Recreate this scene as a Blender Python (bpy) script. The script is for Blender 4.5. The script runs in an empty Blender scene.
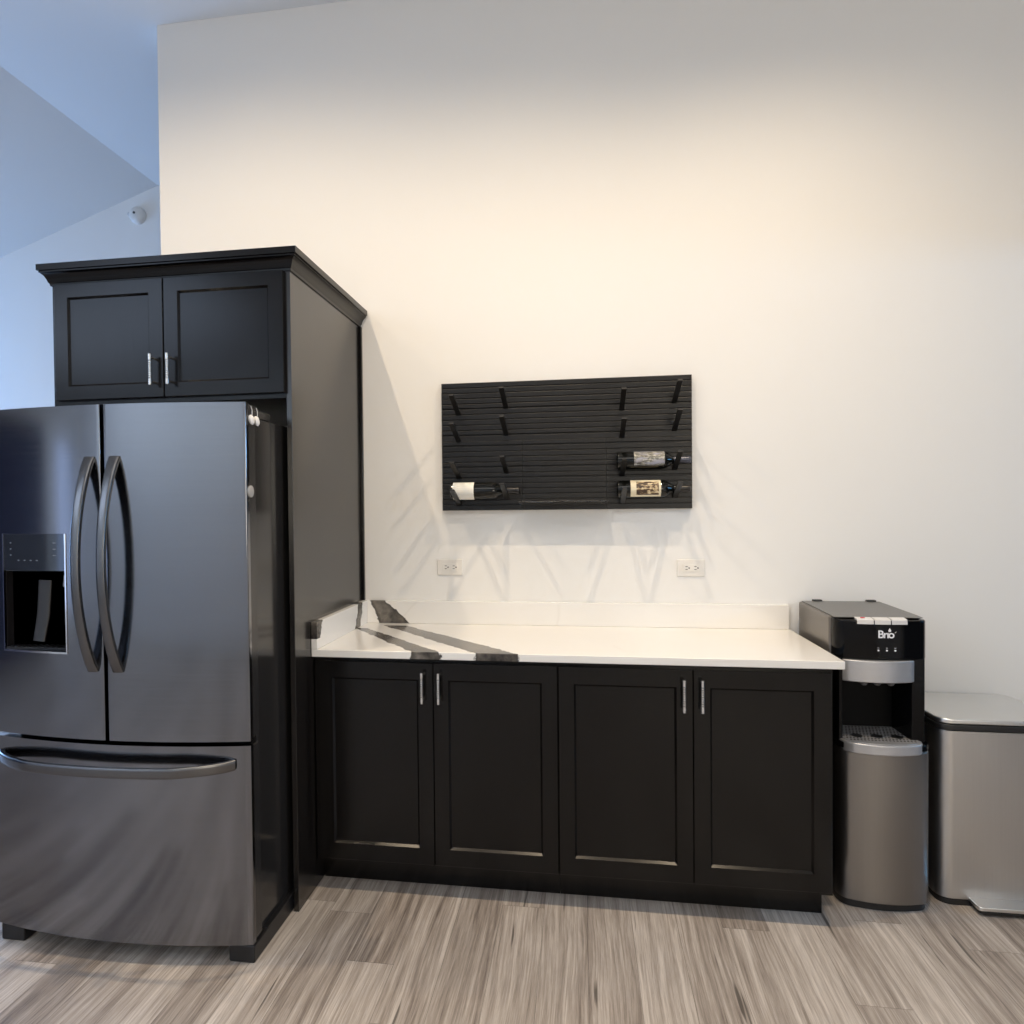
import bpy, bmesh, math, random
from mathutils import Vector, Matrix
random.seed(4)
scene = bpy.context.scene
COL = scene.collection

# ------------------------------------------------------------------ helpers
def sock(n, *names):
    for k in names:
        if k in n.inputs: return n.inputs[k]

class NT:
    """small wrapper to write node trees compactly"""
    def __init__(self, name):
        self.m = bpy.data.materials.new(name); self.m.use_nodes = True
        self.t = self.m.node_tree; self.t.nodes.clear()
        self.out = self.t.nodes.new('ShaderNodeOutputMaterial')
    def n(self, kind, **kw):
        x = self.t.nodes.new(kind)
        for k, v in kw.items(): setattr(x, k, v)
        return x
    def l(self, a, b): self.t.links.new(a, b)
    def put(self, s, v):
        if isinstance(v, bpy.types.NodeSocket): self.l(v, s)
        elif isinstance(v, (tuple, list)) and s.type == 'RGBA': s.default_value = (*v[:3], 1)
        else: s.default_value = v
    def math(self, op, a, b=None, c=None, clamp=False):
        x = self.n('ShaderNodeMath', operation=op, use_clamp=clamp)
        for i, v in enumerate((a, b, c)):
            if v is not None: self.put(x.inputs[i], v)
        return x.outputs[0]
    def mix(self, f, a, b):
        x = self.n('ShaderNodeMix', data_type='RGBA')
        self.put(x.inputs[0], f); self.put(x.inputs[6], a); self.put(x.inputs[7], b)
        return x.outputs[2]
    def coord(self, which='Object'):
        return self.n('ShaderNodeTexCoord').outputs[which]
    def world(self):
        return self.n('ShaderNodeNewGeometry').outputs['Position']
    def sep(self, v):
        x = self.n('ShaderNodeSeparateXYZ'); self.l(v, x.inputs[0]); return x.outputs
    def comb(self, a, b, c):
        x = self.n('ShaderNodeCombineXYZ')
        for i, v in enumerate((a, b, c)): self.put(x.inputs[i], v)
        return x.outputs[0]
    def noise(self, vec, scale, detail=3, rough=.5):
        x = self.n('ShaderNodeTexNoise'); self.l(vec, x.inputs['Vector'])
        x.inputs['Scale'].default_value = scale; x.inputs['Detail'].default_value = detail
        x.inputs['Roughness'].default_value = rough
        return x.outputs[0]
    def ramp(self, f, stops):
        x = self.n('ShaderNodeValToRGB'); self.l(f, x.inputs[0])
        e = x.color_ramp.elements
        while len(e) < len(stops): e.new(.5)
        for i, (p, c) in enumerate(stops):
            e[i].position = p; e[i].color = (*c, 1) if len(c) == 3 else c
        return x.outputs[0]
    def mapr(self, v, a, b, c=0., d=1.):
        x = self.n('ShaderNodeMapRange', clamp=True)
        self.put(x.inputs[0], v)
        for i, q in enumerate((a, b, c, d)): self.put(x.inputs[i + 1], q)
        return x.outputs[0]
    def pbr(self, color, rough=.5, metal=0., spec=.5, bump=None, bump_s=.1, bump_d=.001, coat=0., coat_r=.05, aniso=0.):
        p = self.n('ShaderNodeBsdfPrincipled')
        self.put(p.inputs['Base Color'], color); self.put(p.inputs['Roughness'], rough)
        self.put(p.inputs['Metallic'], metal); self.put(p.inputs['Specular IOR Level'], spec)
        p.inputs['Coat Weight'].default_value = coat; p.inputs['Coat Roughness'].default_value = coat_r
        p.inputs['Anisotropic'].default_value = aniso
        if bump is not None:
            b = self.n('ShaderNodeBump'); b.inputs['Strength'].default_value = bump_s
            b.inputs['Distance'].default_value = bump_d
            self.l(bump, b.inputs['Height']); self.l(b.outputs[0], p.inputs['Normal'])
        self.l(p.outputs[0], self.out.inputs[0])
        return self.m

def plain(name, color, rough=.5, metal=0., spec=.5, mottled=.06, scale=40, **kw):
    t = NT(name)
    f = t.noise(t.coord(), scale, 2)
    c = t.mix(f, tuple(x * (1 - mottled) for x in color), tuple(min(1, x * (1 + mottled)) for x in color))
    return t.pbr(c, rough, metal, spec, **kw)

def box(bm, x0, x1, y0, y1, z0, z1):
    v = [bm.verts.new(p) for p in ((x0,y0,z0),(x1,y0,z0),(x1,y1,z0),(x0,y1,z0),(x0,y0,z1),(x1,y0,z1),(x1,y1,z1),(x0,y1,z1))]
    for q in ((3,2,1,0),(4,5,6,7),(0,1,5,4),(1,2,6,5),(2,3,7,6),(3,0,4,7)):
        bm.faces.new([v[i] for i in q])

def loft(bm, rings, closed=True, caps=True):
    """rings: lists of points with equal length"""
    R = [[bm.verts.new(p) for p in r] for r in rings]
    n = len(R[0])
    for a, b in zip(R, R[1:]):
        for i in range(n if closed else n - 1):
            j = (i + 1) % n
            bm.faces.new((a[i], a[j], b[j], b[i]))
    if caps:
        bm.faces.new(R[0][::-1]); bm.faces.new(R[-1])
    return R

def prism_z(bm, pts, z0, z1):
    loft(bm, [[(x, y, z0) for x, y in pts], [(x, y, z1) for x, y in pts]])

def prism_x(bm, pts, x0, x1):
    loft(bm, [[(x0, y, z) for y, z in pts], [(x1, y, z) for y, z in pts]])

def frame_of(d):
    d = d.normalized()
    up = Vector((0, 0, 1)) if abs(d.z) < .9 else Vector((0, 1, 0))
    s = d.cross(up).normalized(); u = s.cross(d).normalized()
    return s, u

def tube(bm, pts, rx, ry=None, seg=12, up=None, square=False):
    ry = rx if ry is None else ry
    P = [Vector(p) for p in pts]; rings = []
    for i, p in enumerate(P):
        d = (P[min(i+1, len(P)-1)] - P[max(i-1, 0)]).normalized()
        if up is not None:
            s = d.cross(Vector(up)).normalized(); u = s.cross(d).normalized()
        else: s, u = frame_of(d)
        a = rx[i] if isinstance(rx, (list, tuple)) else rx
        b = ry[i] if isinstance(ry, (list, tuple)) else ry
        r = []
        for k in range(seg):
            t = 2 * math.pi * (k + .5) / seg
            c, q = math.cos(t), math.sin(t)
            if square:
                c = math.copysign(abs(c) ** .45, c); q = math.copysign(abs(q) ** .45, q)
            r.append(p + s * a * c + u * b * q)
        rings.append(r)
    loft(bm, rings)

def rrect(x0, x1, y0, y1, r, seg=6, corners=(1,1,1,1)):
    """rounded rectangle outline, corners: (x0y0, x1y0, x1y1, x0y1)"""
    out = []
    for (cx, cy, a0), f in zip(((x0, y0, 180), (x1, y0, 270), (x1, y1, 0), (x0, y1, 90)), corners):
        rr = r if f else 1e-4
        ox = cx + rr if cx == x0 else cx - rr; oy = cy + rr if cy == y0 else cy - rr
        n = seg if f else 0
        for k in range(n + 1):
            a = math.radians(a0 + 90 * k / max(n, 1))
            out.append((ox + rr * math.cos(a), oy + rr * math.sin(a)))
    return out

def obj(name, bm, mat, parent=None, bevel=0., seg=2, smooth=40, origin=None, label=None):
    bmesh.ops.recalc_face_normals(bm, faces=bm.faces[:])
    o0 = Vector(origin) if origin is not None else (root_of(parent) if parent else Vector((0, 0, 0)))
    if o0.length: bmesh.ops.translate(bm, verts=bm.verts[:], vec=-o0)
    me = bpy.data.meshes.new(name); bm.to_mesh(me); bm.free()
    me.materials.append(mat)
    if smooth:
        me.shade_smooth(); me.set_sharp_from_angle(angle=math.radians(smooth))
    o = bpy.data.objects.new(name, me); COL.objects.link(o)
    if parent: o.parent = parent
    else: o.location = o0
    if bevel:
        b = o.modifiers.new('bevel', 'BEVEL'); b.width = bevel; b.segments = seg
        b.limit_method = 'ANGLE'; b.angle_limit = math.radians(40); b.harden_normals = True
    if label: o['label'] = label
    return o

def root_of(o):
    while o.parent: o = o.parent
    return Vector(o.location)

def tag(o, label, cat, group=None):
    o['label'] = label; o['category'] = cat
    if group: o['group'] = group
    return o

def thing(name, label, cat, loc, group=None):
    o = bpy.data.objects.new(name, None); o.location = loc; o.empty_display_size = .1
    COL.objects.link(o)
    return tag(o, label, cat, group)

def struct(name, bm, mat, **kw):
    o = obj(name, bm, mat, **kw); o['kind'] = 'structure'; return o

B = bmesh.new

# ------------------------------------------------------------------ materials
def wall_mat(name, c):
    t = NT(name); v = t.coord()
    n = t.noise(v, 180, 3, .6)
    col = t.mix(t.noise(v, 1.3, 2), tuple(x * .985 for x in c), c)
    return t.pbr(col, .75, spec=.25, bump=n, bump_s=.12, bump_d=.001)
M_wall = wall_mat('wall paint', (.80, .785, .755))
M_ceil = wall_mat('ceiling paint', (.80, .80, .79))
M_dark_wall = wall_mat('dark navy paint', (.060, .066, .120))

def floor_mat():
    t = NT('grey brown plank vinyl')
    x, y, z = t.sep(t.world())
    u = t.math('DIVIDE', t.math('SUBTRACT', x, FLOOR_X0), FLOOR_W)
    col = t.math('FLOOR', u); fu = t.math('FRACT', u)
    wn = t.n('ShaderNodeTexWhiteNoise', noise_dimensions='1D'); t.l(col, wn.inputs['W'])
    v = t.math('ADD', t.math('DIVIDE', y, 1.22), t.math('MULTIPLY', wn.outputs[0], 7.))
    row = t.math('FLOOR', v); fv = t.math('FRACT', v)
    w2 = t.n('ShaderNodeTexWhiteNoise', noise_dimensions='2D'); t.l(t.comb(col, row, 0.), w2.inputs['Vector'])
    pid = w2.outputs[0]
    wob = t.noise(t.comb(t.math('MULTIPLY', x, 3.), t.math('MULTIPLY', y, 1.1), pid), 1., 2)
    xs = t.math('ADD', x, t.math('MULTIPLY', wob, .05))
    off = t.math('MULTIPLY', pid, 37.)
    g1 = t.noise(t.comb(t.math('ADD', t.math('MULTIPLY', xs, 34.), off), t.math('MULTIPLY', y, 1.0), off), 1., 5, .65)
    g2 = t.noise(t.comb(t.math('ADD', t.math('MULTIPLY', xs, 190.), off), t.math('MULTIPLY', y, 5.), off), 1., 5, .75)
    g3 = t.noise(t.comb(t.math('ADD', t.math('MULTIPLY', xs, 46.), off), t.math('MULTIPLY', y, 2.2), t.math('ADD', off, 9.)), 1., 2, .5)
    f = t.math('ADD', t.math('MULTIPLY', g1, .54), t.math('MULTIPLY', g2, .46))
    f = t.math('ADD', f, t.math('MULTIPLY', t.math('SUBTRACT', pid, .5), .13))
    c = t.ramp(f, [(.32, (.085, .068, .058)), (.43, (.245, .205, .175)), (.53, (.385, .335, .293)), (.66, (.60, .54, .485))])
    crack = t.mapr(g3, .70, .76)
    c = t.mix(t.math('MULTIPLY', crack, .75), c, (.045, .036, .03))
    s1 = t.math('LESS_THAN', fu, .010); s2 = t.math('LESS_THAN', fv, .0016)
    seam = t.math('MAXIMUM', s1, s2)
    c = t.mix(t.math('MULTIPLY', seam, .55), c, (.05, .042, .036))
    h = t.math('SUBTRACT', g2, t.math('MULTIPLY', seam, 1.))
    return t.pbr(c, t.mapr(g2, .3, .7, .42, .55), spec=.4, bump=h, bump_s=.25, bump_d=.001)
FLOOR_X0, FLOOR_W = 1.02, .152
M_floor = floor_mat()

def cab_mat(name='espresso stained wood', sp=.30, k=1.):
    t = NT(name); x, y, z = t.sep(t.coord())
    g = t.noise(t.comb(t.math('MULTIPLY', x, 90.), t.math('MULTIPLY', y, 90.), t.math('MULTIPLY', z, 4.)), 1., 4, .6)
    c = t.ramp(g, [(.3, (.0028 * k, .0024 * k, .0023 * k)), (.7, (.0048 * k, .0041 * k, .0039 * k))])
    return t.pbr(c, t.mapr(g, .3, .7, .19, .22), spec=sp)
M_cab = cab_mat()
M_panel = cab_mat('espresso end panel', .95, 2.2)  # same wood made lighter and glossier to lift the panel's wall reflection
M_void = plain('matt black cavity plastic', (.002, .002, .0022), .6, 0., .15)

def steel(name, c, rough, axis='x', strength=.05, fine=500, coat=0.):
    t = NT(name); x, y, z = t.sep(t.coord())
    if axis == 'x': v = t.comb(t.math('MULTIPLY', x, 3.), t.math('MULTIPLY', y, 3.), t.math('MULTIPLY', z, float(fine)))
    else: v = t.comb(t.math('MULTIPLY', x, float(fine)), t.math('MULTIPLY', y, float(fine)), t.math('MULTIPLY', z, 3.))
    g = t.noise(v, 1., 3, .6)
    col = t.mix(g, tuple(q * .93 for q in c), tuple(min(1, q * 1.07) for q in c))
    return t.pbr(col, t.mapr(g, .3, .7, rough * .85, rough * 1.15), 1., bump=g, bump_s=strength, bump_d=.0003, coat=coat)
M_bss = steel('black stainless steel', (.205, .21, .228), .14, 'x', .008)
M_bss_handle = plain('black stainless handle', (.15, .148, .15), .27, 1., mottled=.02)
M_fside = plain('dark grey painted steel', (.020, .019, .019), .14, 0., .5)
M_fdoor_side = plain('dark grey door edge', (.06, .058, .058), .25, .6)
M_black = plain('black plastic', (.010, .010, .011), .38)
M_gloss_black = plain('glossy black plastic', (.003, .003, .0035), .10, 0., .22)
M_disp_glass = plain('dark dispenser glass', (.08, .09, .105), .10, .75)
M_chrome = plain('chrome trim', (.72, .72, .74), .12, 1.)
M_nickel = steel('brushed nickel', (.78, .76, .73), .25, 'x', .03)
M_nickel_dark = plain('knurled nickel grip', (.38, .37, .36), .35, 1.)
M_steel = steel('brushed stainless steel', (.27, .255, .242), .36, 'z', .012, 300)
M_steel_bin = steel('brushed stainless bin steel', (.55, .535, .52), .36, 'z', .012, 300)
M_steel_h = steel('brushed stainless lid', (.80, .80, .79), .33, 'x', .03, 300)
M_bronze = plain('warm grey plastic housing', (.15, .137, .125), .28, .35)
M_greytop = plain('dark grey plastic top', (.12, .118, .114), .33, .2)
M_paddle = plain('grey paddle plastic', (.024, .022, .022), .4)
M_silver = plain('silver plastic', (.47, .47, .485), .32, .55)
M_button = plain('light grey button', (.62, .61, .60), .4)
M_red = plain('red dot', (.55, .02, .03), .4)
M_white = plain('white plastic', (.74, .71, .66), .35)
M_slot = plain('dark socket slot', (.05, .045, .04), .6)
M_print = plain('white print', (.78, .78, .80), .5)
M_spout = plain('dark grey spout', (.10, .10, .105), .4)
M_rack = plain('black grooved rack panel', (.0062, .0054, .0050), .38, 0., .32)
M_peg = plain('black anodised peg', (.013, .013, .0135), .45, .3)
M_bottle = plain('dark bottle glass', (.004, .0045, .004), .06, 0., .4)
M_capsule = plain('black foil capsule', (.012, .011, .012), .3, .3)
M_capsule_blue = plain('slate foil capsule', (.06, .065, .09), .3, .5)
M_magnet = plain('white magnet plastic', (.74, .72, .70), .35)
M_magnet_grey = plain('pale grey magnet', (.33, .32, .31), .25)

def acrylic():
    t = NT('clear grey acrylic')
    tr = t.n('ShaderNodeBsdfTransparent'); tr.inputs[0].default_value = (.95, .955, .96, 1)
    gl = t.n('ShaderNodeBsdfGlossy'); gl.inputs['Roughness'].default_value = .05
    fr = t.n('ShaderNodeFresnel'); fr.inputs['IOR'].default_value = 1.45
    mx = t.n('ShaderNodeMixShader'); t.l(fr.outputs[0], mx.inputs[0]); t.l(tr.outputs[0], mx.inputs[1]); t.l(gl.outputs[0], mx.inputs[2])
    t.l(mx.outputs[0], t.out.inputs[0]); return t.m
M_acrylic = acrylic()

def quartz(name, bands):
    """bands: list of (axis across, axis along, along0, across_lo0, across_hi0, along1, across_lo1, across_hi1)"""
    t = NT(name); P = t.world(); ax = t.sep(P)
    d1 = t.math('MULTIPLY', t.math('SUBTRACT', t.noise(P, 14, 4, .6), .5), .05)
    d2 = t.math('MULTIPLY', t.math('SUBTRACT', t.noise(P, 50, 4, .7), .5), .030)
    dd = t.math('ADD', d1, d2)
    mask = None; rim = None
    for a, b, s0, lo0, hi0, s1, lo1, hi1 in bands:
        p = t.math('ADD', ax[a], dd); s = ax[b]
        f = t.math('DIVIDE', t.math('SUBTRACT', s, s0), s1 - s0)
        lo = t.math('ADD', t.math('MULTIPLY', f, lo1 - lo0), lo0)
        hi = t.math('ADD', t.math('MULTIPLY', f, hi1 - hi0), hi0)
        e1 = t.math('SUBTRACT', p, lo); e2 = t.math('SUBTRACT', hi, p)
        e = t.math('MINIMUM', e1, e2)
        inside = t.math('MULTIPLY', t.math('GREATER_THAN', f, -.02), t.math('LESS_THAN', f, 1.02))
        m = t.math('MULTIPLY', t.mapr(e, -.0015, .0025), inside)
        r = t.math('MULTIPLY', t.mapr(e, .0, .02, 1., 0.), m)
        mask = m if mask is None else t.math('MAXIMUM', mask, m)
        rim = r if rim is None else t.math('MAXIMUM', rim, r)
    # faint hairline veins
    wv = t.noise(t.comb(t.math('ADD', ax[0], t.math('MULTIPLY', ax[1], .8)), t.math('MULTIPLY', ax[1], .5), ax[2]), 1.3, 2, .5)
    hair = t.mapr(t.math('ABSOLUTE', t.math('SUBTRACT', wv, .5)), .0, .008, 1., 0.)
    patch = t.mapr(t.noise(P, 2.7, 1), .52, .62)
    hair = t.math('MULTIPLY', t.math('MULTIPLY', hair, patch), .11)
    base = t.mix(t.noise(P, 3., 3), (.77, .745, .705), (.81, .79, .755))
    base = t.mix(hair, base, (.42, .36, .30))
    if mask is not None:
        cl = t.noise(P, 9., 5, .65)
        stone = t.ramp(cl, [(.36, (.022, .020, .019)), (.47, (.085, .075, .065)), (.62, (.185, .165, .14))])
        stone = t.mix(t.math('MULTIPLY', rim, .85), stone, (.018, .017, .017))
        base = t.mix(mask, base, stone)
    return t.pbr(base, .16, spec=.5)

# ------------------------------------------------------------------ setting
H = 3.785; XC = -1.985; XL = -5.5; XR = 3.6; YF = 1.53; YB = -6.5; SL = .334
zl = H - SL * (XC - XL)
bm = B(); box(bm, XL - .1, XR + .1, YB - .1, YF + .1, -.1, 0); struct('floor', bm, M_floor, smooth=0)
bm = B(); box(bm, XC, XR + .1, YB - .1, YF + .1, H, H + .12); struct('ceiling', bm, M_ceil, smooth=0)
zs = lambda x: H + SL * (x - XC)
bm = B()
for xa, xb, ya, yb in ((-2.5, XC, YB - .1, YF + .1), (XL - .1, -4.6, YB - .1, YF + .1), (-4.6, -2.5, YB - .1, -6.15), (-4.6, -2.5, -3.85, YF + .1)):  # gap in the slope added for a fill light
    loft(bm, [[(xb, y, zs(xb)), (xb, y, zs(xb) + .12), (xa, y, zs(xa) + .12), (xa, y, zs(xa))] for y in (ya, yb)])
struct('ceiling_slope', bm, M_ceil, smooth=0)
bm = B(); box(bm, -.997, XR + .1, 0, .15, 0, H); struct('wall_back', bm, M_wall, smooth=0)
bm = B(); loft(bm, [[(XL - .1, y, 0), (-.9, y, 0), (-.9, y, H), (XC, y, H), (XL - .1, y, zl)] for y in (YF, YF + .1)])
struct('wall_far', bm, M_wall, smooth=0)
# left wall with two window openings and a wide dark opening
def wall_with_holes_x(name, x0, x1, ya, yb, z1, holes, mat):
    bm = B(); y = ya
    for h0, h1, a, b in sorted(holes):
        if h0 > y: box(bm, x0, x1, y, h0, 0, z1)
        if a > 0: box(bm, x0, x1, h0, h1, 0, a)
        if b < z1: box(bm, x0, x1, h0, h1, b, z1)
        y = h1
    if y < yb: box(bm, x0, x1, y, yb, 0, z1)
    return struct(name, bm, mat, smooth=0)
wall_with_holes_x('wall_left', XL - .1, XL, YB - .1, YF + .1, zl, [(-6.35, -5.45, .3, 2.3), (-5.0, -1.6, 0, 2.4), (-.6, 1.2, .7, 2.2)], M_wall)
# dark den behind the opening
bm = B(); box(bm, XL - .2, XL - .08, -5.05, -1.55, 0, 2.45); struct('wall_alcove', bm, M_dark_wall, smooth=0)
wall_with_holes_x('wall_right', XR, XR + .1, YB - .1, .0, H, [(-2.6, -.06, .0, 2.47)], M_wall)
bm = B(); box(bm, XL - .1, 1.7, YB - .1, YB, 0, H); box(bm, 3.5, XR + .1, YB - .1, YB, 0, H); box(bm, 1.7, 3.5, YB - .1, YB, 0, 1.0); box(bm, 1.7, 3.5, YB - .1, YB, 2.5, H); struct('wall_front', bm, M_wall, smooth=0)  # opening added for the front fill light
bm = B(); box(bm, 1.7, 1.75, YB - .07, YB - .03, 1., 2.5); box(bm, 3.45, 3.5, YB - .07, YB - .03, 1., 2.5); box(bm, 1.75, 3.45, YB - .07, YB - .03, 1., 1.05); box(bm, 1.75, 3.45, YB - .07, YB - .03, 2.45, 2.5); box(bm, 2.58, 2.62, YB - .07, YB - .03, 1.05, 2.45); struct('window_4', bm, M_white, smooth=0)  # unseen window frame added around the front fill light
for i, (xa, ya, yb, za, zb) in enumerate(((XL - .07, -6.35, -5.45, .3, 2.3), (XL - .07, -.6, 1.2, .7, 2.2), (XR + .03, -2.6, -.06, 0., 2.47))):
    bm = B(); w = .05
    box(bm, xa, xa + .04, ya, ya + w, za, zb); box(bm, xa, xa + .04, yb - w, yb, za, zb)
    box(bm, xa, xa + .04, ya + w, yb - w, za, za + w); box(bm, xa, xa + .04, ya + w, yb - w, zb - w, zb)
    box(bm, xa, xa + .04, (ya + yb) / 2 - .02, (ya + yb) / 2 + .02, za + w, zb - w)
    struct('window_%d' % (i + 1), bm, M_white, smooth=0)

# smoke detector high on the far wall
sd = thing('smoke_detector', 'white round smoke detector high on the blue-lit far wall', 'smoke detector', (-2.14, YF, 3.578))
def disc_y(bm, cx, cz, prof, seg=28):
    loft(bm, [[(cx + r * math.cos(2*math.pi*k/seg), y, cz + r * math.sin(2*math.pi*k/seg)) for k in range(seg)] for r, y in prof])
bm = B(); disc_y(bm, -2.14, 3.578, [(.062, YF), (.062, YF - .012), (.056, YF - .03), (.044, YF - .042), (.02, YF - .046)]); obj('housing', bm, M_white, sd)
bm = B(); disc_y(bm, -2.146, 3.585, [(.009, YF - .044), (.009, YF - .05)], 12); obj('sensor_port', bm, M_slot, sd, label='dark sensor port')
bm = B(); disc_y(bm, -2.214, 3.596, [(.012, YF), (.012, YF - .01), (.006, YF - .014)], 14); obj('wall_clip', bm, M_button, sd, label='small grey clip left of the housing')

# ------------------------------------------------------------------ shaker door
def shaker(name, x0, x1, z0, z1, yf, parent, stile=.055, rail=.062, th=.019):
    bm = B()
    s, d, dp = stile, .007, .009
    def ring(a, y, b=0): return [(x0 + a, y, z0 + b), (x1 - a, y, z0 + b), (x1 - a, y, z1 - b), (x0 + a, y, z1 - b)]
    e = .0015
    loft(bm, [ring(0, yf + th, 0), ring(0, yf + e, 0), ring(e, yf, e), ring(s, yf, rail), ring(s + d, yf + dp, rail + d)])
    return obj(name, bm, M_cab, parent, smooth=25)

def pull(x, z0, z1, y, parent):
    """bar pull with two posts and a knurled middle"""
    bm = B(); zc = (z0 + z1) / 2; yb = y - .030
    tube(bm, [(x, yb, z0), (x, yb, z0 + .02)], .0062, seg=14); tube(bm, [(x, yb, z1 - .02), (x, yb, z1)], .0062, seg=14)
    tube(bm, [(x, yb, z0 + .02), (x, yb, z1 - .02)], .0050, seg=14)
    for z in (z0 + .012, z1 - .012): tube(bm, [(x, yb, z), (x, y + .001, z)], .0042, seg=10)
    h = obj('handle', bm, M_nickel, parent, label='slim nickel bar handle')
    bm = B(); n = 9
    for k in range(n):
        z = z0 + .024 + (z1 - z0 - .048) * k / (n - 1)
        tube(bm, [(x, yb, z - .0018), (x, yb, z + .0018)], .0060, seg=12)
    obj('knurled_grip', bm, M_nickel_dark, h)
    return h

# ------------------------------------------------------------------ cabinet over the refrigerator
W, DP, HC = .9365, .792, 2.3570
fc = thing('refrigerator_cabinet', 'tall dark cabinet surround over the refrigerator with two small doors and crown moulding', 'cabinet', (-W / 2, -DP / 2, 0))
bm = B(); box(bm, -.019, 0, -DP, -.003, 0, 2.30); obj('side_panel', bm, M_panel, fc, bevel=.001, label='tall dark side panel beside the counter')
bm = B(); box(bm, -W, -W + .019, -DP, -.003, 0, 2.30); obj('side_panel', bm, M_cab, fc, bevel=.001)
bm = B(); box(bm, -W + .019, -.019, -DP, -.004, 1.838, 2.30); obj('carcass', bm, M_cab, fc)
bm = B(); box(bm, .0005, .012, -.022, -.003, 1.019, 2.283); obj('scribe_strip', bm, M_cab, fc, bevel=.002)
bm = B()
prof = [(0, 2.284), (.005, 2.284), (.006, 2.292), (.010, 2.296), (.013, 2.306), (.019, 2.318), (.028, 2.327), (.031, 2.328), (.031, 2.333), (.037, 2.335), (.037, HC), (0, HC)]
rings = []
for k in range(4):
    r = []
    for o, z in prof:
        x = (-W - o) if k < 2 else o
        y = -.003 if k in (0, 3) else -DP - o
        r.append((x, y, z))
    rings.append(r)
loft(bm, rings); box(bm, -W + .001, -.001, -DP, -.004, 2.3005, HC - .0005); obj('crown_moulding', bm, M_cab, fc, smooth=30)
for x0, x1, hx in ((-W + .0205, -.4795, -.535), (-.4755, -.0205, -.4635 - .012)):
    d = shaker('door', x0, x1, 1.855, 2.283, -DP - .0195, fc, .054, .050)
pass
for d, hx in zip([c for c in fc.children if c.name.startswith('door')], (-.513, -.446)):
    pull(hx, 1.894, 2.004, -DP - .0195, d)

# ------------------------------------------------------------------ base cabinets
DD, ZT = .638, .8862
def base_cab(x0, x1, doors, label, end=False):
    t = thing('base_cabinet', label, 'cabinet', ((x0 + x1) / 2, -.3, 0), 'dark base cabinets under the worktop')
    bm = B(); box(bm, x0, x1, -DD + .020, -.002, .105, ZT); obj('carcass', bm, M_cab, t, bevel=.001)
    bm = B(); box(bm, x0, x1 - (.012 if end else 0), -.541, -.01, 0, .105); obj('toe_kick', bm, M_cab, t)
    for a, b, hx in doors:
        d = shaker('door', a, b, .122, .872, -DD, t, .055, .062)
        pull(hx - .006, .730, .842, -DD, d)
    return t
base_cab(.003, .9215, ((.024, .4645, .435), (.4675, .9195, .497)), 'dark two-door base cabinet next to the tall refrigerator cabinet')
base_cab(.9225, 1.848, ((.9235, 1.3875, 1.3605), (1.3900, 1.838, 1.4215)), 'dark two-door base cabinet next to the water dispenser', True)

# ------------------------------------------------------------------ worktop
wt = thing('worktop', 'white quartz worktop with two bold dark veins at its left end', 'worktop', (.94, -.32, ZT))
M_qtop = quartz('quartz top', [(0, 1, -.09, .125, .235, -.645, .625, .785), (0, 1, -.17, .02, .075, -.645, .385, .495)])
M_qback = quartz('quartz back', [(0, 2, 1.018, .034, .117, .914, .085, .225)])
M_qside = quartz('quartz side', [(1, 2, 1.018, -.150, -.085, .914, -.200, -.125), (1, 2, 1.019, -.70, -.585, .955, -.70, -.605)])
KD, KL = .6447, 1.8793
bm = B(); box(bm, .0005, KL, -KD, -.001, ZT + .0002, .914); obj('slab', bm, M_qtop, wt, bevel=.0025)
bm = B(); box(bm, .0245, 1.873, -.0205, -.0005, .9142, 1.018); obj('backsplash', bm, M_qback, wt, bevel=.002)
bm = B(); box(bm, .0005, .0245, -KD, -.0005, .9142, 1.018); obj('side_splash', bm, M_qside, wt, bevel=.002)

# ------------------------------------------------------------------ refrigerator
FX0, FX1, FC = -.950, -.025, -.4875
HW = (FX1 - FX0) / 2
def arc(x, y0=-1.09, b=.05): return y0 - b * (1 - ((x - FC) / HW) ** 2)
rf = thing('refrigerator', 'black stainless french door refrigerator with bottom freezer and water dispenser', 'refrigerator', (FC, -.6, 0))
bm = B(); box(bm, -.914, -.042, -1.012, -.06, .03, 1.742); obj('body', bm, M_fside, rf, bevel=.004)
bm = B(); box(bm, -.913, -.026, -.985, -.70, .0, .06); obj('base_grille', bm, M_black, rf, bevel=.003)
for x in (-.935, -.113):
    bm = B(); box(bm, x, x + .088, -1.086, -.955, 0, .058); obj('foot', bm, M_black, rf, bevel=.006)
bm = B(); box(bm, -.16, -.046, -1.055, -.86, 1.742, 1.772); obj('hinge_cover', bm, M_fdoor_side, rf, bevel=.008)
bm = B(); box(bm, -.936, -.82, -1.055, -.86, 1.742, 1.772); obj('hinge_cover', bm, M_fdoor_side, rf, bevel=.008)

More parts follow.
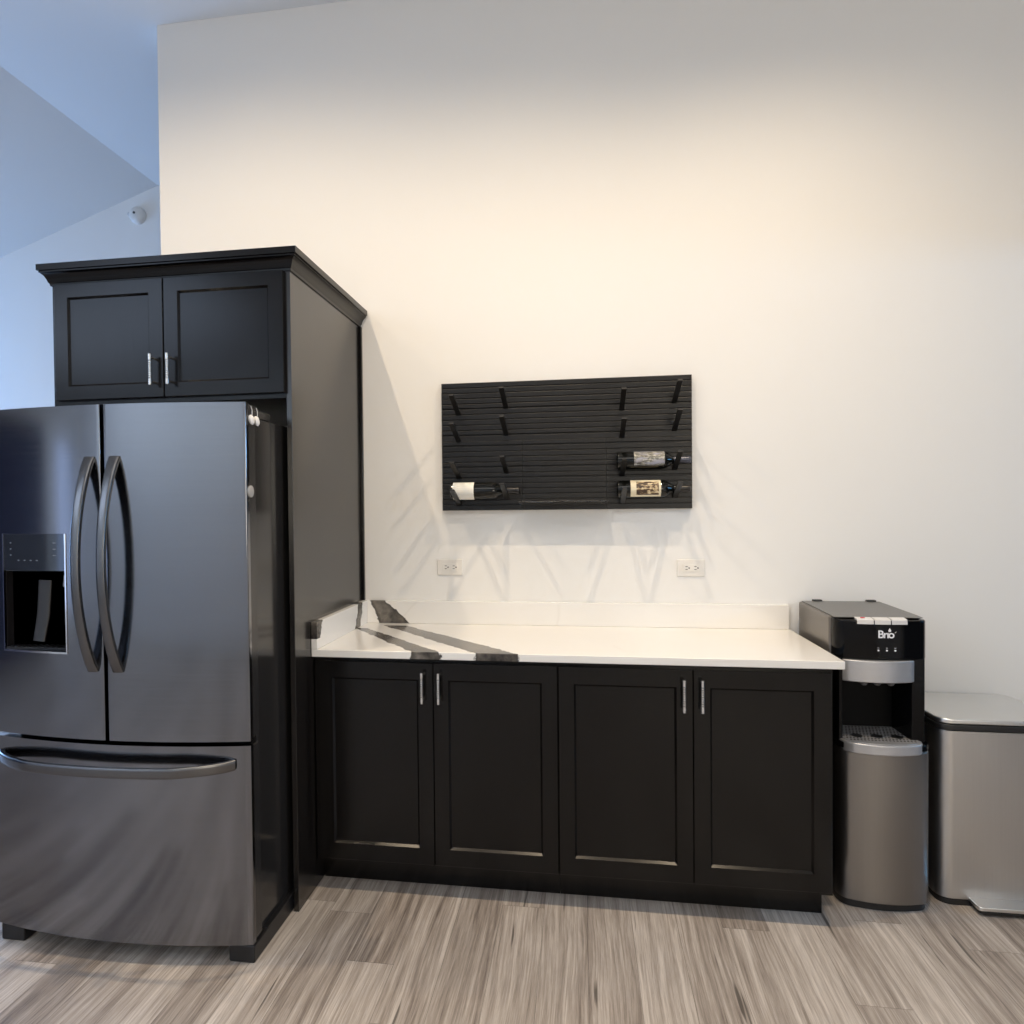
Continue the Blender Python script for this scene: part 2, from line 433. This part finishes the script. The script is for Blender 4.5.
def curved_panel(x0, x1, z0, z1, yb, hole=None, round_r=.0035, n=40):
    """front follows the arc; hole=(xa,xb,za,zb,depth) leaves a recess"""
    bm = B()
    xs = sorted(set([round(x0 + (x1 - x0) * k / n, 5) for k in range(n + 1)] + (list(hole[:2]) if hole else [])))
    if hole:  # drop grid lines too near to the hole edge
        xs = [x for x in xs if x in hole[:2] or x in (xs[0], xs[-1]) or min(abs(x - hole[0]), abs(x - hole[1])) > .004]
    zs = [z0] + (list(hole[2:4]) if hole else []) + [z1]
    def yf(x):
        y = arc(x)
        for e in (x - x0, x1 - x):   # rounded vertical edges
            if e < round_r: y += round_r - math.sqrt(max(0, round_r ** 2 - (round_r - e) ** 2))
        return y
    extra = [x0 + round_r * q for q in (.08, .25, .55, 1.)] + [x1 - round_r * q for q in (.08, .25, .55, 1.)]
    xs = sorted(set(xs + extra))
    F = {(i, j): bm.verts.new((x, yf(x), z)) for i, x in enumerate(xs) for j, z in enumerate(zs)}
    Bk = {(i, j): bm.verts.new((x, yb, z)) for i, x in enumerate(xs) for j, z in enumerate(zs)}
    ni, nj = len(xs), len(zs)
    inh = lambda i, j: hole and hole[0] - 1e-6 <= xs[i] and xs[i + 1] <= hole[1] + 1e-6 and j == 1
    D = {}
    for i in range(ni - 1):
        for j in range(nj - 1):
            if inh(i, j):
                for a in (i, i + 1):
                    for b in (j, j + 1):
                        if (a, b) not in D: D[a, b] = bm.verts.new((xs[a], -1.09 + hole[4] - .03, zs[b]))
                bm.faces.new((D[i, j], D[i+1, j], D[i+1, j+1], D[i, j+1]))
                bm.faces.new((F[i, j], F[i+1, j], D[i+1, j], D[i, j])); bm.faces.new((F[i, j+1], F[i+1, j+1], D[i+1, j+1], D[i, j+1]))
                if abs(xs[i] - hole[0]) < 1e-6: bm.faces.new((F[i, j], F[i, j+1], D[i, j+1], D[i, j]))
                if abs(xs[i+1] - hole[1]) < 1e-6: bm.faces.new((F[i+1, j], F[i+1, j+1], D[i+1, j+1], D[i+1, j]))
            else: bm.faces.new((F[i, j], F[i+1, j], F[i+1, j+1], F[i, j+1]))
            bm.faces.new((Bk[i, j], Bk[i, j+1], Bk[i+1, j+1], Bk[i+1, j]))
        bm.faces.new((F[i, 0], Bk[i, 0], Bk[i+1, 0], F[i+1, 0])); bm.faces.new((F[i, nj-1], F[i+1, nj-1], Bk[i+1, nj-1], Bk[i, nj-1]))
    for j in range(nj - 1):
        bm.faces.new((F[0, j], F[0, j+1], Bk[0, j+1], Bk[0, j])); bm.faces.new((F[ni-1, j], Bk[ni-1, j], Bk[ni-1, j+1], F[ni-1, j+1]))
    return bm
HX0, HX1, HZ0, HZM, HZ1 = -.878, -.628, .990, 1.251, 1.371
dl = obj('door', curved_panel(FX0, FC - .0062, .712, 1.780, -1.072, (HX0, HX1, HZ0, HZM, .075)), M_bss, rf, smooth=35)
dr = obj('door', curved_panel(FC + .0062, FX1, .712, 1.780, -1.072), M_bss, rf, smooth=35)
bm = B(); box(bm, FX0 + .004, FC - .010, -1.072, -1.022, .716, 1.776); obj('door_liner', bm, M_fdoor_side, dl, bevel=.003)
bm = B(); box(bm, FC + .010, FX1 - .003, -1.072, -1.022, .716, 1.776); obj('door_liner', bm, M_fdoor_side, dr, bevel=.003)
fz = obj('freezer_drawer', curved_panel(FX0, FX1, .064, .698, -1.072), M_bss, rf, smooth=35)
bm = B(); box(bm, FX0 + .004, FX1 - .003, -1.072, -1.022, .068, .694); obj('drawer_liner', bm, M_fdoor_side, fz, bevel=.003)
# bowed door handles
for d, hx in ((dl, FC - .043), (dr, FC + .045)):
    pts = []; n = 28
    for k in range(n + 1):
        t = k / n; z = .935 + (1.612 - .935) * t
        q = 1 - (2 * t - 1) ** 2
        pts.append((hx, -1.138 - .075 * q ** .85, z))
    bm = B(); w = [.0145 + .004 * (abs(2 * k / n - 1) ** 3) for k in range(n + 1)]
    tube(bm, pts, w, [.0085] * (n + 1), 16, up=(0, -1, 0), square=True); obj('handle', bm, M_bss_handle, d, smooth=50, label='dark bowed vertical handle')
bm = B(); pts = []; n = 36
for k in range(n + 1):
    t = k / n; x = -.900 + (.900 - .075) * t; q = 1 - (2 * t - 1) ** 2
    pts.append((x, arc(x) - .002 - .062 * min(1, q * 1.6) ** .6, .640 - .005 * q))
tube(bm, pts, .0085, .0165, 16, square=True); obj('handle', bm, M_bss_handle, fz, smooth=50, label='dark bowed horizontal bar handle')
# water and ice dispenser in the left door
def arc_strip(x0, x1, z0, z1, off, th, n=14):
    bm = B(); xs = [x0 + (x1 - x0) * k / n for k in range(n + 1)]
    loft(bm, [[(x, arc(x) - off, z0), (x, arc(x) - off + th, z0), (x, arc(x) - off + th, z1), (x, arc(x) - off, z1)] for x in xs])
    return bm
obj('dispenser_panel', arc_strip(HX0, HX1, HZM, HZ1, .0015, .01), M_disp_glass, dl, bevel=.0008, label='glossy dark control panel of the dispenser')
bm = B(); box(bm, HX0 + .002, HX1 - .002, -1.0465, -1.0455, HZ0 + .002, HZM - .002)
box(bm, HX0 + .001, HX0 + .003, -1.10, -1.046, HZ0 + .002, HZM - .002); box(bm, HX1 - .003, HX1 - .001, -1.10, -1.046, HZ0 + .002, HZM - .002)
box(bm, HX0 + .002, HX1 - .002, -1.10, -1.046, HZM - .003, HZM - .001)
obj('dispenser_recess', bm, plain('dark grey recess plastic', (.020, .019, .021), .25), dl, label='black recess of the dispenser')
bm = B(); w = .004
for s in ((HX0 - w, HX0, HZ0, HZ1), (HX1, HX1 + w, HZ0, HZ1), (HX0 - w, HX1 + w, HZ0 - .006, HZ0)):
    b2 = arc_strip(*s, .003, .006); me = bpy.data.meshes.new('tmp'); b2.to_mesh(me); b2.free(); bm.from_mesh(me); bpy.data.meshes.remove(me)
obj('dispenser_trim', bm, M_chrome, dl, label='thin chrome trim around the dispenser')
bm = B(); tube(bm, [(-.752, -1.072, 1.215), (-.757, -1.078, 1.10), (-.765, -1.090, 1.015)], [.024, .023, .021], [.006] * 3, 14, up=(0, -1, 0), square=True)
obj('dispenser_paddle', bm, M_paddle, dl, label='grey paddle of the dispenser')
bm = B(); tube(bm, [(-.665, -1.075, 1.232), (-.665, -1.080, 1.195)], .014, seg=14); obj('nozzle', bm, M_silver, dl)
bm = B(); box(bm, HX0 + .01, HX1 - .01, -1.112, -1.05, HZ0 + .001, HZ0 + .008)
for k in range(9): box(bm, HX0 + .02 + k * .021, HX0 + .028 + k * .021, -1.11, -1.055, HZ0 + .008, HZ0 + .011)
obj('drip_tray', bm, M_black, dl)
M_mark = plain('grey control marks', (.17, .185, .21), .5)
marks = [(x, .008, 1.283) for x in (-.815, -.790, -.765, -.740)] + [(x, .012, z) for x in (-.848, -.672) for z in (1.30, 1.32, 1.34)]
for x, wd_, z in marks:
    bm = B(); box(bm, x, x + wd_, arc(x) - .0024, arc(x) - .0012, z, z + .003); obj('control_mark', bm, M_mark, dl)

# magnets on the side edge of the right door
def magnet_clip(y, label):
    t = thing('magnetic_clip', label, 'magnet', (-.022, y, 1.715), 'white magnetic clips on the refrigerator door edge')
    bm = B(); loft(bm, [[(-.0245 + a, y + r * math.cos(2*math.pi*k/14) , 1.730 + 1.2 * r * math.sin(2*math.pi*k/14) - .01 * a / .02) for k in range(14)] for r, a in ((.009, 0), (.0125, .004), (.0125, .010), (.007, .014))])
    obj('clip_body', bm, M_magnet, t)
    bm = B(); tube(bm, [(-.016, y, 1.742), (-.018, y + .004, 1.757), (-.022, y + .004, 1.770)], .0022, seg=8); obj('hook_wire', bm, M_chrome, t, label='thin metal wire')
magnet_clip(-1.066, 'white magnetic clip on the refrigerator door edge, nearer the front')
magnet_clip(-1.030, 'white magnetic clip on the refrigerator door edge, nearer the hinge')
bm = B(); loft(bm, [[(-.0258 + a, -1.070 + r * math.cos(2*math.pi*k/20), 1.500 + r * math.sin(2*math.pi*k/20)) for k in range(20)] for r, a in ((.017, 0), (.019, .002), (.019, .006), (.013, .009))])
tag(obj('round_magnet', bm, M_magnet_grey, origin=(-.0258, -1.070, 1.50)), 'round pale magnet on the refrigerator door edge below the clips', 'magnet')

# ------------------------------------------------------------------ wine rack
RX0, RX1, RZ0, RZ1, RT = .3897, 1.4772, 1.4307, 2.003, .030
rk = thing('wine_rack', 'black slatted wall wine rack with rows of angled pegs above the worktop', 'wine rack', ((RX0 + RX1) / 2, 0, (RZ0 + RZ1) / 2))
ns = 24; p = (RZ1 - RZ0) / ns
deep = (5, 10, 12, 16, 18)
def slats(k0, k1):
    """grooved profile (y, z) of the slats k0 .. k1-1, counted from the bottom"""
    prof = [(0, RZ0 + k0 * p)]
    for k in range(k0, k1):
        z = RZ0 + k * p; g = .0062 if (ns - k) in deep else .0030; dg = .014 if (ns - k) in deep else .008
        a = z + (g if k > k0 else .0004); b = z + p - (.0008 if k < k1 - 1 else 0)
        if k > k0: prof += [(-RT + dg, z), (-RT + dg, z + g)]
        prof += [(-RT + .0006, a), (-RT, a + .0015), (-RT, b - .0015), (-RT + .0006, b)]
    return prof + [(0, RZ0 + k1 * p)]
IX0, IX1, NI = .752, 1.117, 13
bm = B(); prism_x(bm, slats(0, NI), RX0, IX0 - .001); prism_x(bm, slats(0, NI), IX1 + .001, RX1); prism_x(bm, slats(NI, ns), RX0, RX1)
obj('slat_panel', bm, M_rack, rk, smooth=20)
bm = B(); prism_x(bm, slats(0, NI), IX0, IX1); obj('insert_panel', bm, M_rack, rk, smooth=20)
for x in (RX0 - .0015, RX1):
    bm = B(); box(bm, x, x + .0015, -RT - .0005, 0, RZ0, RZ1); obj('edge_trim', bm, M_peg, rk)
pegs = {.465: (1.863, 1.742, 1.576, 1.459), .680: (1.887, 1.767, 1.598, 1.483), 1.185: (1.865, 1.743, 1.578, 1.456), 1.407: (1.891, 1.772, 1.603, 1.481)}
for x, zz in pegs.items():
    for zb in zz:
        bm = B(); L = .185; r = .060; w = .0105; h = .0042
        d = Vector((0, -L, r)).normalized(); u = Vector((0, r, L)).normalized()
        rings = []
        for s in (0, .02, .5, .97, 1.):
            c = Vector((x, -RT + .012, zb - .004)) + d * (L / (L / math.hypot(L, r))) * s * 1.06
            ww = w * (.92 if s == 1. else 1)
            rings.append([c - Vector((ww, 0, 0)) - u * h, c + Vector((ww, 0, 0)) - u * h, c + Vector((ww, 0, 0)) + u * h, c - Vector((ww, 0, 0)) + u * h])
        loft(bm, rings); obj('peg', bm, M_peg, rk, bevel=.0012)
bm = B(); box(bm, .748, 1.120, -.190, -RT - .0004, 1.462, 1.468)
obj('glass_shelf', bm, M_acrylic, rk, bevel=.001, label='clear glass shelf between the pegs')
bm = B(); box(bm, .745, 1.121, -.085, -RT - .0062, 1.4545, 1.4615); obj('shelf_bracket', bm, M_peg, rk, bevel=.001)

# bottles: axis along +x, base at x0
def bottle(x0, z, label, cap, lab):
    y = -RT - .0415; seg = 32
    t = thing('wine_bottle', label, 'bottle', (x0 + .15, y, z), 'wine bottles lying on the rack pegs')
    def lathe(bm, prof, a0=0, a1=2 * math.pi, caps=True):
        full = abs(a1 - a0 - 2 * math.pi) < 1e-6; n = seg if full else 24
        rings = []
        for px, r in prof:
            rings.append([(x0 + px, y + r * math.cos(a0 + (a1 - a0) * k / n), z + r * math.sin(a0 + (a1 - a0) * k / n)) for k in range(n if full else n + 1)])
        loft(bm, rings, closed=full, caps=caps and full)
    bm = B(); lathe(bm, [(.012, .004), (.004, .024), (0, .033), (.003, .0368), (.008, .0378), (.185, .0378), (.197, .0366), (.208, .032), (.219, .024), (.229, .0172), (.240, .0148), (.30, .0136)])
    obj('glass', bm, M_bottle, t)
    bm = B(); lathe(bm, [(.236, .0156), (.240, .0155), (.288, .0144), (.289, .0155), (.299, .0155), (.3035, .0145), (.306, .010)]); obj('capsule', bm, cap, t)
    bm = B(); a, b, mat = lab[:3]; lathe(bm, [(a, .0382), (b, .0382)], math.radians(lab[3]), math.radians(lab[4]), False)
    o = obj('label', bm, mat, t, label=lab[5])
    return t
def lab_mat(name, kind):
    t = NT(name); g = t.coord('Generated'); x, y, z = t.sep(g)
    if kind == 'plain':
        s = t.math('GREATER_THAN', t.math('FRACT', t.math('MULTIPLY', z, 9.)), .72)
        inner = t.math('MULTIPLY', t.math('LESS_THAN', t.math('ABSOLUTE', t.math('SUBTRACT', x, .5)), .3), t.math('LESS_THAN', t.math('ABSOLUTE', t.math('SUBTRACT', z, .55)), .22))
        return t.pbr(t.mix(t.math('MULTIPLY', t.math('MULTIPLY', s, inner), .28), (.80, .78, .72), (.45, .42, .38)), .6)
    if kind == 'framed':
        m = t.math('MULTIPLY', t.math('LESS_THAN', t.math('ABSOLUTE', t.math('SUBTRACT', x, .56)), .37), t.math('LESS_THAN', t.math('ABSOLUTE', t.math('SUBTRACT', z, .5)), .40))
        n = t.noise(g, 5.5, 4, .6)
        pic = t.ramp(n, [(.40, (.035, .02, .012)), (.50, (.09, .05, .025)), (.58, (.55, .42, .24)), (.70, (.75, .65, .45))])
        return t.pbr(t.mix(m, (.72, .64, .46), pic), .5)
    n = t.noise(g, 7., 5, .65)
    n2 = t.noise(g, 2.5, 2)
    c = t.ramp(n, [(.36, (.03, .03, .028)), (.5, (.16, .155, .13)), (.62, (.50, .48, .42)), (.75, (.46, .46, .50))])
    return t.pbr(t.mix(t.mapr(n2, .45, .6), c, (.33, .33, .39)), .45)
bottle(.436, 1.517, 'dark wine bottle with a plain white label on the bottom left pegs', M_capsule, (.012, .106, lab_mat('white paper label', 'plain'), 95, 268, 'plain white label'))
bottle(1.161, 1.637, 'dark wine bottle with a grey patterned label, upper of two on the right pegs', M_capsule_blue, (.070, .196, lab_mat('grey pattern label', 'grey'), 100, 215, 'grey patterned label'))
bottle(1.161, 1.515, 'dark wine bottle with a cream framed picture label, lower of two on the right pegs', M_capsule, (.055, .180, lab_mat('cream framed label', 'framed'), 100, 238, 'cream framed picture label'))

# ------------------------------------------------------------------ wall outlets
def outlet(x, z, label):
    t = thing('wall_outlet', label, 'outlet', (x, 0, z), 'white double outlets above the backsplash')
    bm = B(); box(bm, x - .0585, x + .0585, -.0055, -.0001, z - .0365, z + .0365); obj('cover_plate', bm, M_white, t, bevel=.003, seg=3)
    bm = B(); box(bm, x - .034, x + .034, -.0078, -.0056, z - .0168, z + .0168); r = obj('receptacle', bm, M_white, t, bevel=.001)
    for s in (-.0185, .0185):
        bm = B(); y0, y1 = -.0082, -.0079
        for dz in (-.0064, .0064): box(bm, x + s - .0048, x + s + .0048, y0, y1, z + dz - .0015, z + dz + .0015)
        loft(bm, [[(x + s + (.0105) + .0033 * math.cos(a * math.pi / 6), yy, z + .0033 * math.sin(a * math.pi / 6)) for a in range(12)] for yy in (y0, y1)])
        obj('socket_slots', bm, M_slot, r, label='dark socket slots')
    for s in (-.0485, .0485):
        bm = B(); loft(bm, [[(x + s + .0028 * math.cos(a * math.pi / 6), yy, z + .0028 * math.sin(a * math.pi / 6)) for a in range(12)] for yy in (-.0062, -.0056)]); obj('screw', bm, M_white, t)
outlet(.4135, 1.1722, 'white wall outlet below the left end of the wine rack')
outlet(1.4756, 1.1722, 'white wall outlet below the right end of the wine rack')

# ------------------------------------------------------------------ water dispenser
WX0, WX1 = 1.914, 2.222; WC = (WX0 + WX1) / 2; WHW = (WX1 - WX0) / 2
wd = thing('water_dispenser', 'black and stainless bottom-load water dispenser between counter and bin', 'water dispenser', (WC, -.25, 0))
def wfront(x, y0, b): return y0 - b * (1 - ((x - WC) / WHW) ** 2)
def wshape(x0, x1, yb, y0, b, r, n=16):
    """outline with a softly bowed front and rounded front corners"""
    pts = [(x1, yb), (x0, yb)]; hw = (x1 - x0) / 2; c = (x0 + x1) / 2
    f = lambda x: y0 - b * (1 - ((x - c) / hw) ** 2)
    for k in range(n * 3 + 1):
        x = x0 + (x1 - x0) * k / (n * 3); e = min(x - x0, x1 - x)
        y = f(x) + (r - math.sqrt(max(0, r * r - (r - e) ** 2)) if e < r else 0)
        pts.append((x, y))
    return pts
bm = B(); prism_z(bm, wshape(WX0 + .004, WX1 - .004, -.035, -.455, .012, .03), .012, .585); obj('lower_body', bm, M_black, wd, smooth=40)
bm = B(); prism_z(bm, wshape(WX0, WX1, -.43, -.475, .035, .034), .028, .566); obj('door', bm, M_steel, wd, bevel=.004, smooth=40, label='brushed stainless front door')
bm = B(); prism_z(bm, wshape(WX0 + .006, WX1 - .006, -.06, -.465, .03, .034), .0, .028); obj('base', bm, M_black, wd)
bm = B(); prism_z(bm, wshape(WX0 - .001, WX1 + .001, -.10, -.474, .036, .034), .569, .590); obj('collar', bm, M_gloss_black, wd, bevel=.003)
# tower behind the recess with two side cheeks
bm = B(); box(bm, WX0 + .004, WX1 - .004, -.30, -.035, .585, .90); obj('tower', bm, M_void, wd, bevel=.003)
for a, b in ((WX0 + .003, WX0 + .022), (WX1 - .062, WX1 - .003)):
    bm = B()
    prism_z(bm, [(a, -.30), (a, -.44), (a + .006, -.455), (b - .012, -.455) if a > WC else (b, -.455), (b, -.43), (b, -.30)], .592, .890)
    obj('side_cheek', bm, M_gloss_black, wd, bevel=.003)
# head: profile extruded in x, with swept lower front corner
bm = B(); prof = [(-.035, .885), (-.035, 1.034), (-.42, 1.030), (-.452, 1.022), (-.462, 1.012), (-.462, .887), (-.35, .887)]
prism_x(bm, [(-.032, .86), (-.032, 1.036), (-.40, 1.030), (-.40, .888), (-.36, .872)], WX0 - .007, WX1); obj('head_housing', bm, M_bronze, wd, bevel=.008, seg=3, smooth=50)
bm = B(); prism_x(bm, [(-.045, 1.0362), (-.045, 1.040), (-.38, 1.034), (-.425, 1.0312), (-.425, 1.0300)], WX0 + .002, WX1 - .006); obj('top_cover', bm, M_greytop, wd, bevel=.001)
for x in (WX0 + .045, WX1 - .055):
    bm = B(); box(bm, x, x + .035, -.055, -.033, 1.036, 1.046); obj('hinge', bm, M_black, wd, bevel=.002)
bm = B(); prism_z(bm, wshape(WX0 - .0005, WX1 + .0005, -.398, -.448, .022, .030), .886, 1.026); fp = obj('front_panel', bm, M_gloss_black, wd, bevel=.005, seg=3, smooth=40, label='glossy black front panel')
hf = lambda x: -.448 - .022 * (1 - ((x - WC) / WHW) ** 2)
for k in range(3):
    x0 = 1.981 + k * .0563; x1 = x0 + .053
    bm = B(); rings = []
    for q in range(7):
        x = x0 + (x1 - x0) * q / 6; y = hf(x) - .003
        rings.append([(x, y, 1.0125), (x, y + .012, 1.0125), (x, y + .034, 1.034), (x, y + .010, 1.032), (x, y + .001, 1.028)])
    loft(bm, rings); b = obj('button', bm, M_button, wd, bevel=.001)
    if k == 0:
        bm = B(); cx, cy = (x0 + x1) / 2 - .004, hf((x0 + x1) / 2) + .015
        loft(bm, [[(cx + .008 * math.cos(a * math.pi / 8), cy + .005 * math.sin(a * math.pi / 8), zz + .08 * .005 * math.sin(a * math.pi / 8)) for a in range(16)] for zz in (1.0325, 1.0348)]); obj('button_mark', bm, M_red, b, label='red mark on the hot button')
# silver band with nozzles
bm = B(); prism_z(bm, wshape(1.919, 2.190, -.30, -.452, .034, .035), .806, .884); sb = obj('spout_band', bm, M_silver, wd, bevel=.004, smooth=40, label='silver band over the spouts')
for x in (2.010, 2.055, 2.100):
    bm = B(); tube(bm, [(x, -.445, .807), (x, -.445, .797), (x, -.445, .790)], [.014, .0125, .008], seg=16); obj('spout', bm, M_spout, sb)
# drip tray
bm = B(); prism_z(bm, wshape(1.926, 2.196, -.30, -.492, .034, .034), .560, .597); dt = obj('drip_tray', bm, M_silver, wd, bevel=.005, seg=3, smooth=40, label='silver drip tray')
bm = B(); prism_z(bm, wshape(1.935, 2.187, -.302, -.484, .033, .032), .5971, .5995); gr = obj('tray_grid', bm, M_silver, dt, bevel=.0006)
bm = B()
for j in range(9):
    for i in range(20):
        x = 1.945 + .0118 * i + (.0059 if j % 2 else 0); y = -.318 - .0195 * j
        if y < hf(x) - .036 + .020 or x > 2.181: continue
        loft(bm, [[(x + .0036 * math.cos(a * math.pi / 4), y + .0062 * math.sin(a * math.pi / 4), zz) for a in range(8)] for zz in (.5992, .5999)])
obj('grid_holes', bm, M_slot, gr)
for x in (1.993, 2.061, 2.129):
    bm = B()
    loft(bm, [[(x + .019 * math.cos(a * math.pi / 12), -.425 + .022 * math.sin(a * math.pi / 12), zz) for a in range(24)] for zz in (.5992, .6003)])
    obj('cup_mark', bm, M_black, gr)
# writing: Brio with a drop over the i, and three little icons
def text_mesh(bm, body, size, x, y, z, bold=0.0):
    cu = bpy.data.curves.new('t', 'FONT'); cu.body = body; cu.size = size; cu.extrude = .0003; cu.offset = bold
    cu.resolution_u = 4; cu.space_character = .82
    o = bpy.data.objects.new('t', cu); COL.objects.link(o)
    dg = bpy.context.evaluated_depsgraph_get(); me = bpy.data.meshes.new_from_object(o.evaluated_get(dg))
    me.transform(Matrix.Translation((x, y, z)) @ Matrix.Rotation(math.pi / 2, 4, 'X')); bm.from_mesh(me)
    bpy.data.objects.remove(o); bpy.data.curves.remove(cu); bpy.data.meshes.remove(me)
LZ, LX = .9650, 2.0465; yl = hf(2.08) - .0012
bm = B(); text_mesh(bm, 'Br\u0131o', .0382, LX, yl, LZ, .0007)
xi = LX + .0395
pts = []
for k in range(18):
    a = 2 * math.pi * k / 18; r = .0050
    px = r * math.cos(a); pz = r * math.sin(a)
    if pz > 0: px *= (1 - pz / r) ** .8; pz *= 2.0
    pts.append((xi + px, pz + LZ + .0262))
loft(bm, [[(x, yy, z) for x, z in pts] for yy in (yl - .0004, yl)])
loft(bm, [[(LX + .0555 + dx, yy, LZ + dz) for dx, dz in ((0, .0175), (.003, .0185), (.0058, .0235), (.0035, .022))] for yy in (yl - .0004, yl)])
obj('logo', bm, M_print, fp, smooth=0, label='white printed name on the front panel')
for x in (2.049, 2.077, 2.105):
    bm = B()
    y = hf(x) - .0012
    loft(bm, [[(x + .0036 * math.cos(a * math.pi / 5), yy, .920 + .0032 * math.sin(a * math.pi / 5)) for a in range(10)] for yy in (y, y + .0005)])
    box(bm, x - .003, x + .003, y, y + .0005, .9285, .9297)
    obj('indicator_icon', bm, M_print, fp, smooth=0, label='tiny white indicator icon')

# ------------------------------------------------------------------ step bin
TX0, TX1, TY0, TY1 = 2.268, 2.686, -.425, -.050
tb = thing('trash_can', 'rectangular brushed stainless step bin right of the water dispenser', 'trash can', ((TX0 + TX1) / 2, -.24, 0))
bm = B(); prism_z(bm, rrect(TX0 + .006, TX1 - .006, TY0 + .005, TY1 - .005, .045, 8), .0, .024); obj('base', bm, M_black, tb)
bm = B(); prism_z(bm, rrect(TX0, TX1, TY0, TY1, .048, 10), .024, .628); obj('body', bm, M_steel_bin, tb, bevel=.002)
bm = B(); prism_z(bm, rrect(TX0 - .004, TX1 + .004, TY0 - .006, TY1 + .006, .050, 10), .630, .652); obj('lid_rim', bm, M_black, tb, bevel=.004, seg=3)
bm = B(); prism_z(bm, rrect(TX0 - .001, TX1 + .001, TY0 - .003, TY1 + .003, .048, 10), .6522, .672); obj('lid', bm, M_steel_h, tb, bevel=.006, seg=3)
bm = B(); prism_z(bm, rrect(2.366, 2.606, -.490, -.405, .012, 4, (1, 1, 0, 0)), .020, .034); obj('pedal', bm, M_steel_h, tb, bevel=.003)
bm = B(); prism_z(bm, rrect(2.371, 2.601, -.486, -.405, .012, 4, (1, 1, 0, 0)), .008, .0198); obj('pedal_pad', bm, M_black, tb, bevel=.002)

# ------------------------------------------------------------------ lights
def add_light(name, kind, loc, energy, color, target=None, **kw):
    l = bpy.data.lights.new(name, kind); l.energy = energy; l.color = color
    for k, v in kw.items(): setattr(l, k, v)
    o = bpy.data.objects.new(name, l); o.location = loc; COL.objects.link(o)
    if target is not None:
        o.rotation_euler = (Vector(target) - Vector(loc)).to_track_quat('-Z', 'Y').to_euler()
    return o
WARM = (1., .80, .56)
for x, e, a in ((-.42, 102, 161), (.72, 91, 149), (1.83, 118, 144), (-1.55, 62, 163)):
    add_light('downlight', 'SPOT', (x, -1.15, H - .01), e, WARM, (x, -1.15, 0), spot_size=math.radians(a), spot_blend=1., shadow_soft_size=.02)
add_light('ceiling_panel_light', 'AREA', (.9, -3.7, H - .03), 42, (1., .97, .92), (.9, -3.7, 0), shape='RECTANGLE', size=3.0, size_y=2.0)  # added soft fill under the ceiling, no known fixture
add_light('ceiling_strip_light', 'AREA', (-2.0, -5.5, H - .75), 68, (.70, .85, 1.), (-2.0, -5.9, 1.5), shape='RECTANGLE', size=4.5, size_y=.5)  # added wash, brightens the unseen wall that the refrigerator mirrors
add_light('window_daylight_left', 'AREA', (XL - .25, .3, 1.5), 174, (.25, .505, 1.), (0, .3, 1.9), shape='RECTANGLE', size=1.8, size_y=1.5)
add_light('window_daylight_back_left', 'AREA', (XL - .25, -5.9, 1.3), 15, (.50, .65, 1.), (0, -5.9, 1.4), shape='RECTANGLE', size=.9, size_y=2.0)
add_light('window_daylight_right', 'AREA', (6.8, -1.3, 2.25), 78, (.20, .55, 1.), (3.0, -.9, 2.2), shape='RECTANGLE', size=2.6, size_y=.4)
add_light('window_daylight_front', 'AREA', (2.6, YB - .2, 1.75), 64, (1., .90, .74), (2.2, 0, 1.6), shape='RECTANGLE', size=1.9, size_y=1.5)  # added fill for the lower wall and cabinet fronts
nrm = Vector((SL, 0, -1)).normalized(); sk = Vector((-3.55, -5.0, H + SL * (-3.55 - XC)))
add_light('skylight_daylight', 'AREA', sk - nrm * .10, 64, (.62, .76, 1.), sk + nrm, shape='RECTANGLE', size=2.1, size_y=2.3)  # added fill above the slope, brightens the reflection in the upper doors

w = bpy.data.worlds.new('world'); w.use_nodes = True; scene.world = w
w.node_tree.nodes['Background'].inputs[0].default_value = (.55, .70, 1., 1); w.node_tree.nodes['Background'].inputs[1].default_value = .05

# ------------------------------------------------------------------ camera
cam = bpy.data.cameras.new('camera'); co = bpy.data.objects.new('camera', cam); COL.objects.link(co)
F, PX, PY = 703.333, 470.936, 520.506
yaw, pit, rol = .1571, -.0170, -.0100
CALIB = dict(cx=1.0126, cy=-3.1582, cz=1.4391)
fwd = Vector((-math.sin(yaw) * math.cos(pit), math.cos(yaw) * math.cos(pit), math.sin(pit)))
rt = Vector((math.cos(yaw), math.sin(yaw), 0)); up = rt.cross(fwd)
r2 = math.cos(rol) * rt + math.sin(rol) * up; u2 = -math.sin(rol) * rt + math.cos(rol) * up
m = Matrix((r2, u2, -fwd)).transposed().to_4x4(); m.translation = Vector((CALIB['cx'], CALIB['cy'], CALIB['cz']))
co.matrix_world = m
cam.sensor_fit = 'HORIZONTAL'; cam.sensor_width = 36; cam.lens = F / 1024 * 36
cam.shift_x = (512 - PX) / 1024; cam.shift_y = (PY - 512) / 1024
cam.clip_start = .05; cam.clip_end = 100
scene.camera = co
scene.view_settings.view_transform = 'Standard'; scene.view_settings.look = 'None'
scene.view_settings.exposure = 0; scene.view_settings.gamma = 1; scene.view_settings.use_curve_mapping = False
scene.cycles.use_denoising = True; scene.cycles.max_bounces = 10; scene.cycles.diffuse_bounces = 6
scene.cycles.caustics_reflective = False; scene.cycles.caustics_refractive = False
